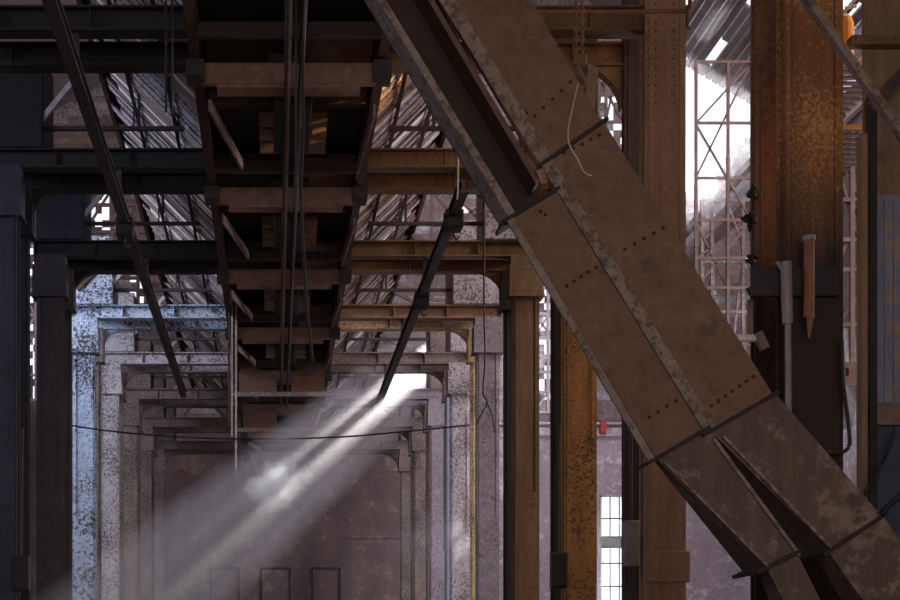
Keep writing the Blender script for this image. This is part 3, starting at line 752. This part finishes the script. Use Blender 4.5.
# hose and cables
def cable(name, pts, r, mat, label, cat='cable', group=None):
    P = [Vector(q) for q in pts]; out = []
    n = len(P)
    for i in range(n - 1):
        p0, p1, p2, p3 = P[max(i - 1, 0)], P[i], P[i + 1], P[min(i + 2, n - 1)]
        for t in range(6):
            u = t / 6
            out.append(0.5 * ((2 * p1) + (p2 - p0) * u + (2 * p0 - 5 * p1 + 4 * p2 - p3) * u * u + (3 * p1 - p0 - 3 * p2 + p3) * u ** 3))
    out.append(P[-1])
    return tag(MB().tube(out, r, 6).build(name, mat, smooth=True), label, cat, group)
y = 13.95
cable('hose', [at(842, 340, y), at(843, 380, y), at(849, 430, y), at(849, 446, y), at(840, 453, y), at(826, 452, y)], .02, 'cable_black', 'black hose looping down right of the flaking column', 'hose')
cable('power_cable', [at(895, 428, 16.8), at(888, 450, 16.8), at(876, 475, 16.8), at(862, 500, 16.8)], .022, 'cable_black', 'black cable slanting across the dark lower sheet at the right edge')
cable('chain', [at(915, 480, 12.3), at(897, 498, 12.3), at(886, 508, 12.3), at(882, 514, 12.3)], .03, 'cable_black', 'short dark chain tied to the lower flange of the right chute', 'chain')
y = 34.0
cable('sagging_wire', [at(62, 424, y), at(110, 431, y), at(180, 437, y), at(260, 439, y), at(340, 437, y), at(400, 432, y), at(470, 425, y)], .022, 'cable_black', 'thin black wire sagging across the whole nave', 'wire')
y = 29.0
cable('hanging_wire', [at(484, 190, y), at(484, 300, y), at(485, 360, y), at(483, 392, y), at(487, 402, y), at(481, 415, y), at(476, 425, y)], .02, 'cable_black', 'thin black wire hanging straight down in front of the lilac column', 'wire')
cable('hanging_wire', [at(487, 402, y), at(492, 415, y), at(495, 432, y)], .014, 'cable_black', 'short curled wire end hanging beside the lilac column', 'wire')
y = 19.0
cable('hanging_cable', [at(303, -60, y), at(303, 60, y), at(303, 140, y), at(301, 190, y), at(304, 260, y), at(307, 310, y), at(313, 362, y)], .022, 'seam_dark', 'long thick cable hanging down the middle of the hopper', 'cable')
cable('hanging_cable', [at(296, -60, y), at(296, 80, y), at(296, 150, y), at(295, 210, y)], .016, 'dark_steel', 'thin dark cable hanging beside the thick one', 'cable')
y = 17.5
cable('hanging_cable', [at(166, -40, y), at(166, 60, y), at(166, 112, y)], .016, 'cable_black', 'thin black cable hanging over the left planks', 'cable', 'cables over the left planks')
cable('hanging_cable', [at(172, -40, y), at(172, 60, y), at(172, 116, y)], .016, 'cable_black', 'thin black cable hanging over the left planks', 'cable', 'cables over the left planks')
y = 11.9
cable('loose_wire', [at(578, 84, y), at(572, 110, y), at(568, 132, y), at(570, 146, y), at(577, 158, y), at(584, 172, y), at(592, 176, y)], .006, 'wire_pale', 'thin pale wire dangling over the right chute joint', 'wire')
y = 24.0
cable('hanging_cable', [at(458, 140, y), at(458, 180, y), at(457, 200, y)], .016, 'wire_pale', 'short pale cable above the trolley of the right rail')
# rods under the trough edges
y = 35.0
for i, (px, pb, m, l) in enumerate(((229, 425, 'red_brown', 'long reddish rod hanging from the left trough edge'), (232, 437, 'wire_pale', 'pale rod hanging just right of the reddish rod at the left trough edge'), (236, 470, 'wire_pale', 'longest faint pale rod hanging into the dust'))):
    s = MB(); s.bar(at(px, 300, y + i * .4), at(px, pb, y + i * .4), .05, .05)
    tag(s.build('hanging_rod', m), l, 'rod', 'rods hanging from the trough edge')
y = 43.0
for i, (p, q, l) in enumerate(((( 338, 368), (330, 405), 'upper bright strip hanging on the right trough edge'), ((322, 408), (316, 425), 'small bright strip under the right trough edge'), ((332, 404), (322, 412), 'slanting bright strip near the right trough edge'))):
    tag(MB().bar(at(*p, y), at(*q, y), .07, .03).build('metal_strip', 'wire_pale'), l, 'strip', 'bright strips on the right trough edge')

# boxes on columns
def switch_box(px0, px1, py0, py1, y, mat, label):
    b = thing('switch_box', label, 'switch box', (xx((px0 + px1) / 2, y), y + .1, zz(py1, y)))
    MB().box(xx(px0, y), xx(px1, y), y, y + .22, zz(py1, y), zz(py0, y)).build('case', mat, b, bevel=.015)
    MB().box(xx(px0, y) + .02, xx(px1, y) - .02, y - .02, y, zz(py1, y) + .03, zz(py0, y) - .03).build('door', mat, b, bevel=.008)
    MB().tube([Vector((xx((px0 + px1) / 2, y), y + .1, zz(py0, y))), Vector((xx((px0 + px1) / 2 + 1, y), y + .1, zz(py0, y) + 2.2))], .02, 6).build('conduit', 'dark_steel', b)
switch_box(552, 568, 552, 588, 24.6, 'black_steel', 'black switch box on the dark edge of the ochre column')
switch_box(12, 29, 555, 591, 24.6, 'black_steel', 'black switch box low on the column at the left edge')
switch_box(626, 640, 520, 566, 19.2, 'pipe_grey', 'grey box on the left side of the wide tan riveted column')
y = YF[1] - .06
tag(MB().box(xx(643, y), xx(690, y), y - .02, y + .02, zz(582, y), zz(551, y)).build('splice_plate', 'tan_column', bevel=.01), 'tan splice plate low on the wide tan riveted column', 'plate')
s = MB()
for r_ in range(12):
    for c_ in (649, 656, 674, 681): s.dome(at(c_, 4 + r_ * 9, YF[1] - .005), .02)
o = s.build('rivets', 'rust_brown')
for ob in COL.objects:
    if ob.get('label') == RL[1]:
        o.parent = ob; o.location = Vector(o['_at']) - Vector(ob['_at'])
y = 41.0
tag(MB().tube([at(447, 600, y - .2), at(447, 398, y - .2)], .07, 8).build('drain_pipe', 'sheet_blue'), 'thin blue grey pipe beside the slim lilac column', 'pipe')

# ------------------------------------------------------------------ top right of centre: thin pipe, chain hoist, hung plate, aisle walkways
y = 17.8
tag(MB().tube([at(532, 12, y), at(610, 12, y), at(686, 11, y), at(690, 8, y), at(691, -30, y)], .03, 8).build('thin_pipe', 'pipe_rust'), 'thin rusty pipe running level across the top and turning up at the tan column', 'pipe')
y = 15.6
h = thing('chain_hoist', 'rusty chain hoist hanging at the upper edge of the right chute', 'hoist', at(583, 90, y))
for px in (576, 582):
    s = MB(); z = zz(62, y); i = 0
    while z < zz(-40, y):
        s.torus(Vector((xx(px, y), y, z)), .035, .009, 'y' if i % 2 else 'x', .6, 1.0, 10); z += .052; i += 1
    s.build('chain', 'pipe_rust', h)
MB().tube([at(577, 62, y), at(580, 72, y), at(586, 82, y), at(583, 88, y), at(578, 84, y)], .022, 8).build('hook', 'pipe_rust', h)
MB().box(xx(573, y), xx(586, y), y - .05, y + .05, zz(66, y), zz(56, y)).build('block', 'rust_brown', h, bevel=.015)
y = 16.2
tag(MB().hexa([at(588, 62, y), at(599, 68, y), at(594, 114, y), at(585, 110, y)], [at(588, 62, y + .05), at(599, 68, y + .05), at(594, 114, y + .05), at(585, 110, y + .05)]).build('hung_plate', 'tan_plate'), 'narrow tan plate hanging behind the chain hoist hook', 'plate')
for i, (py, l) in enumerate(((62, 'upper walkway with an orange lit edge at far right'), (126, 'lower walkway with an orange lit edge at far right'))):
    y = 22.0
    w_ = thing('walkway', l, 'walkway', (xx(860, y), y + 1, zz(py, y)), 'walkways at the far right')
    MB().box(xx(832, y), xx(900, y), y, y + .06, zz(py + 2, y), zz(py - 1.5, y)).build('edge', 'orange_edge', w_)  # orange light along the edge is put into its colour
    s = MB()
    for j in range(9): s.box(xx(832, y), xx(900, y), y + .1 + j * .22, y + .2 + j * .22, zz(py + 1, y), zz(py - 1, y))
    s.build('grating', 'lattice_brown', w_)
    MB().box(xx(832, y), xx(900, y), y + 2.1, y + 2.2, zz(py + 3, y), zz(py - 2, y)).build('beam', 'dark_steel', w_)
y = 22.6
t = thing('orange_tank', 'small orange tank standing on the upper walkway', 'tank', at(845, 60, y))
MB().tube([at(845, 61, y), at(845, 24, y), at(845, 18, y), at(845, 14, y)], [.13, .13, .1, .03], 16).build('body', 'orange_edge', t, smooth=False)
MB().tube([at(845, 14, y), at(846, 8, y), at(856, 6, y)], .03, 8).build('pipe', 'cream_and_sunlit', t)

# ------------------------------------------------------------------ dust in the sun shaft and the smoke puff
dust_material('dust', 0.125, (.95, .94, 1, 1), 0.35)
dust_material('smoke', 1.5, (1, .98, .98, 1), 0.2, (3.0, .62, .80))
dust_material('haze', 0.0022, (.92, .93, 1, 1), 0.5)
def slant(x0, x1, dz0, dz1, ya, yb):
    a, b = [], []
    for (dx, dz) in ((x0, dz0), (x1, dz0), (x1, dz1), (x0, dz1)):
        xa, za = shaft(ya, dz, dx); xb, zb = shaft(yb, dz, dx)
        a.append((xa, ya, za)); b.append((xb, yb, zb))
    return MB().hexa(a, b)
d = slant(-.36, .36, -1.36, 1.36, 19, 50.5).build('light_shaft_dust', 'dust')
tag(d, 'pale dust drifting in the slanting shaft of sunlight', 'dust', None, 'stuff')
dust_material('thin_smoke', 0.10, (.9, .94, 1, 1), 0.1, (2.0, .5, .9))
s = MB(); bmesh.ops.create_icosphere(s.bm, subdivisions=3, radius=1.0)
o = s.build('drifting_smoke', 'thin_smoke', None, (0, 0, 0)); o.location = (4.6, 38.6, 5.1); o.scale = (3.4, 1.6, 1.3)
tag(o, 'faint bluish smoke drifting low in front of the right lilac columns', 'smoke', None, 'stuff')
hz = MB().box(-11.8, 23.6, 38.2, 61.6, .3, 20).build('haze', 'haze')
tag(hz, 'thin bluish haze filling the far end of the hall', 'haze', None, 'stuff')
xs, zs = shaft(33.4)
s = MB(); bmesh.ops.create_icosphere(s.bm, subdivisions=3, radius=1.0)
o = s.build('smoke_puff', 'smoke', None, (0, 0, 0)); o.location = (xs - .25, 33.2, zs + .05); o.scale = (1.6, 1.5, 1.35)
tag(o, 'bright smoke puff curling where the sun shaft crosses the nave', 'smoke', None, 'stuff')

# ------------------------------------------------------------------ light
def light(name, kind, loc, energy, color, size=None, target=None, size_y=None, **kw):
    l = bpy.data.lights.new(name, kind); l.energy = energy; l.color = color
    o = bpy.data.objects.new(name, l); COL.objects.link(o); o.location = loc
    if target is not None:
        o.rotation_euler = (Vector(target) - Vector(loc)).to_track_quat('-Z', 'Y').to_euler()
    if kind == 'AREA':
        l.shape = 'RECTANGLE'; l.size = size; l.size_y = size_y or size
    for k, v in kw.items(): setattr(l, k, v)
    return o
sun = light('sun', 'SUN', (20, 80, 40), 62.0, (1.0, .95, .95), target=(20 - SX * 10, 80 - 10, 40 - SZ * 10), angle=math.radians(.53))
light('rear_fill', 'AREA', (1, YR + .3, 4.6), 1150, (1, .88, .78), 15, (1, 20, 6.2), 8.5)  # added area lamp behind the camera, ambient for the front faces
light('left_blue_fill', 'AREA', (XW0 + .1, 32, 13.5), 1900, (.74, .83, 1), 5.5, (-4.7, 36, 11.5), 4.5)  # added lamp in the left opening, bluish light for the peeling columns
light('left_near_fill', 'AREA', (XW0 + .1, 17, 12), 500, (.5, .64, 1), 4, (-5, 25, 9), 4)  # added blue lamp for the near left column
light('right_warm_fill', 'AREA', (XW1 - .1, 20, 18), 3000, (1, .77, .52), 7.5, (4, 20, 10), 5.5)  # added warm lamp in the right wall opening for the upper nave
light('aisle_fill', 'AREA', (14, 48, 27), 1900, (.92, .9, 1), 6, (14, 58, 8), 6)  # added lamp under the aisle roof, brightens the plaster end wall

light('right_high_fill', 'AREA', (13, 26, 27), 3000, (.9, .89, 1), 5, (4.5, 40, 6), 5)  # added cool lamp high in the right aisle for the far columns
light('right_low_fill', 'AREA', (XW1 - .1, 36, 7.5), 5000, (.9, .88, 1), 7, (2.4, 33, 11), 6)  # added lamp in the low right opening for the right-hand planks
light('orange_spot', 'SPOT', (8.2, 22.6, 12.6), 8000, (1, .60, .20), None, (2.0, 22.3, 11.5), spot_size=math.radians(38), spot_blend=.6, shadow_soft_size=.15)  # added spot without a fixture, orange glow on the right planks
wld = bpy.data.worlds.new('sky'); SC.world = wld; wld.use_nodes = True
bg = wld.node_tree.nodes['Background']; bg.inputs['Color'].default_value = (.82, .90, 1.0, 1); bg.inputs['Strength'].default_value = 1.4

# ------------------------------------------------------------------ camera: level shift lens
cam = bpy.data.cameras.new('camera'); co = bpy.data.objects.new('camera', cam); COL.objects.link(co)
co.location = (0, 0, CAMZ); co.rotation_euler = (math.pi / 2, 0, 0)
cam.sensor_width = 36; cam.lens = F / 900 * 36
cam.shift_x = (450 - VPX) / 900; cam.shift_y = (VPY - 300) / 900
cam.clip_end = 300
SC.camera = co
SC.view_settings.view_transform = 'Standard'; SC.view_settings.look = 'None'
SC.view_settings.exposure = 0.0; SC.view_settings.gamma = 1.0; SC.view_settings.use_curve_mapping = False
SC.cycles.use_denoising = True
SC.cycles.max_bounces = 6; SC.cycles.volume_bounces = 1; SC.cycles.transparent_max_bounces = 8
SC.cycles.sample_clamp_indirect = 4.0
SC.cycles.volume_step_rate = 1.0
for o in bpy.data.objects:
    if '_at' in o: del o['_at']
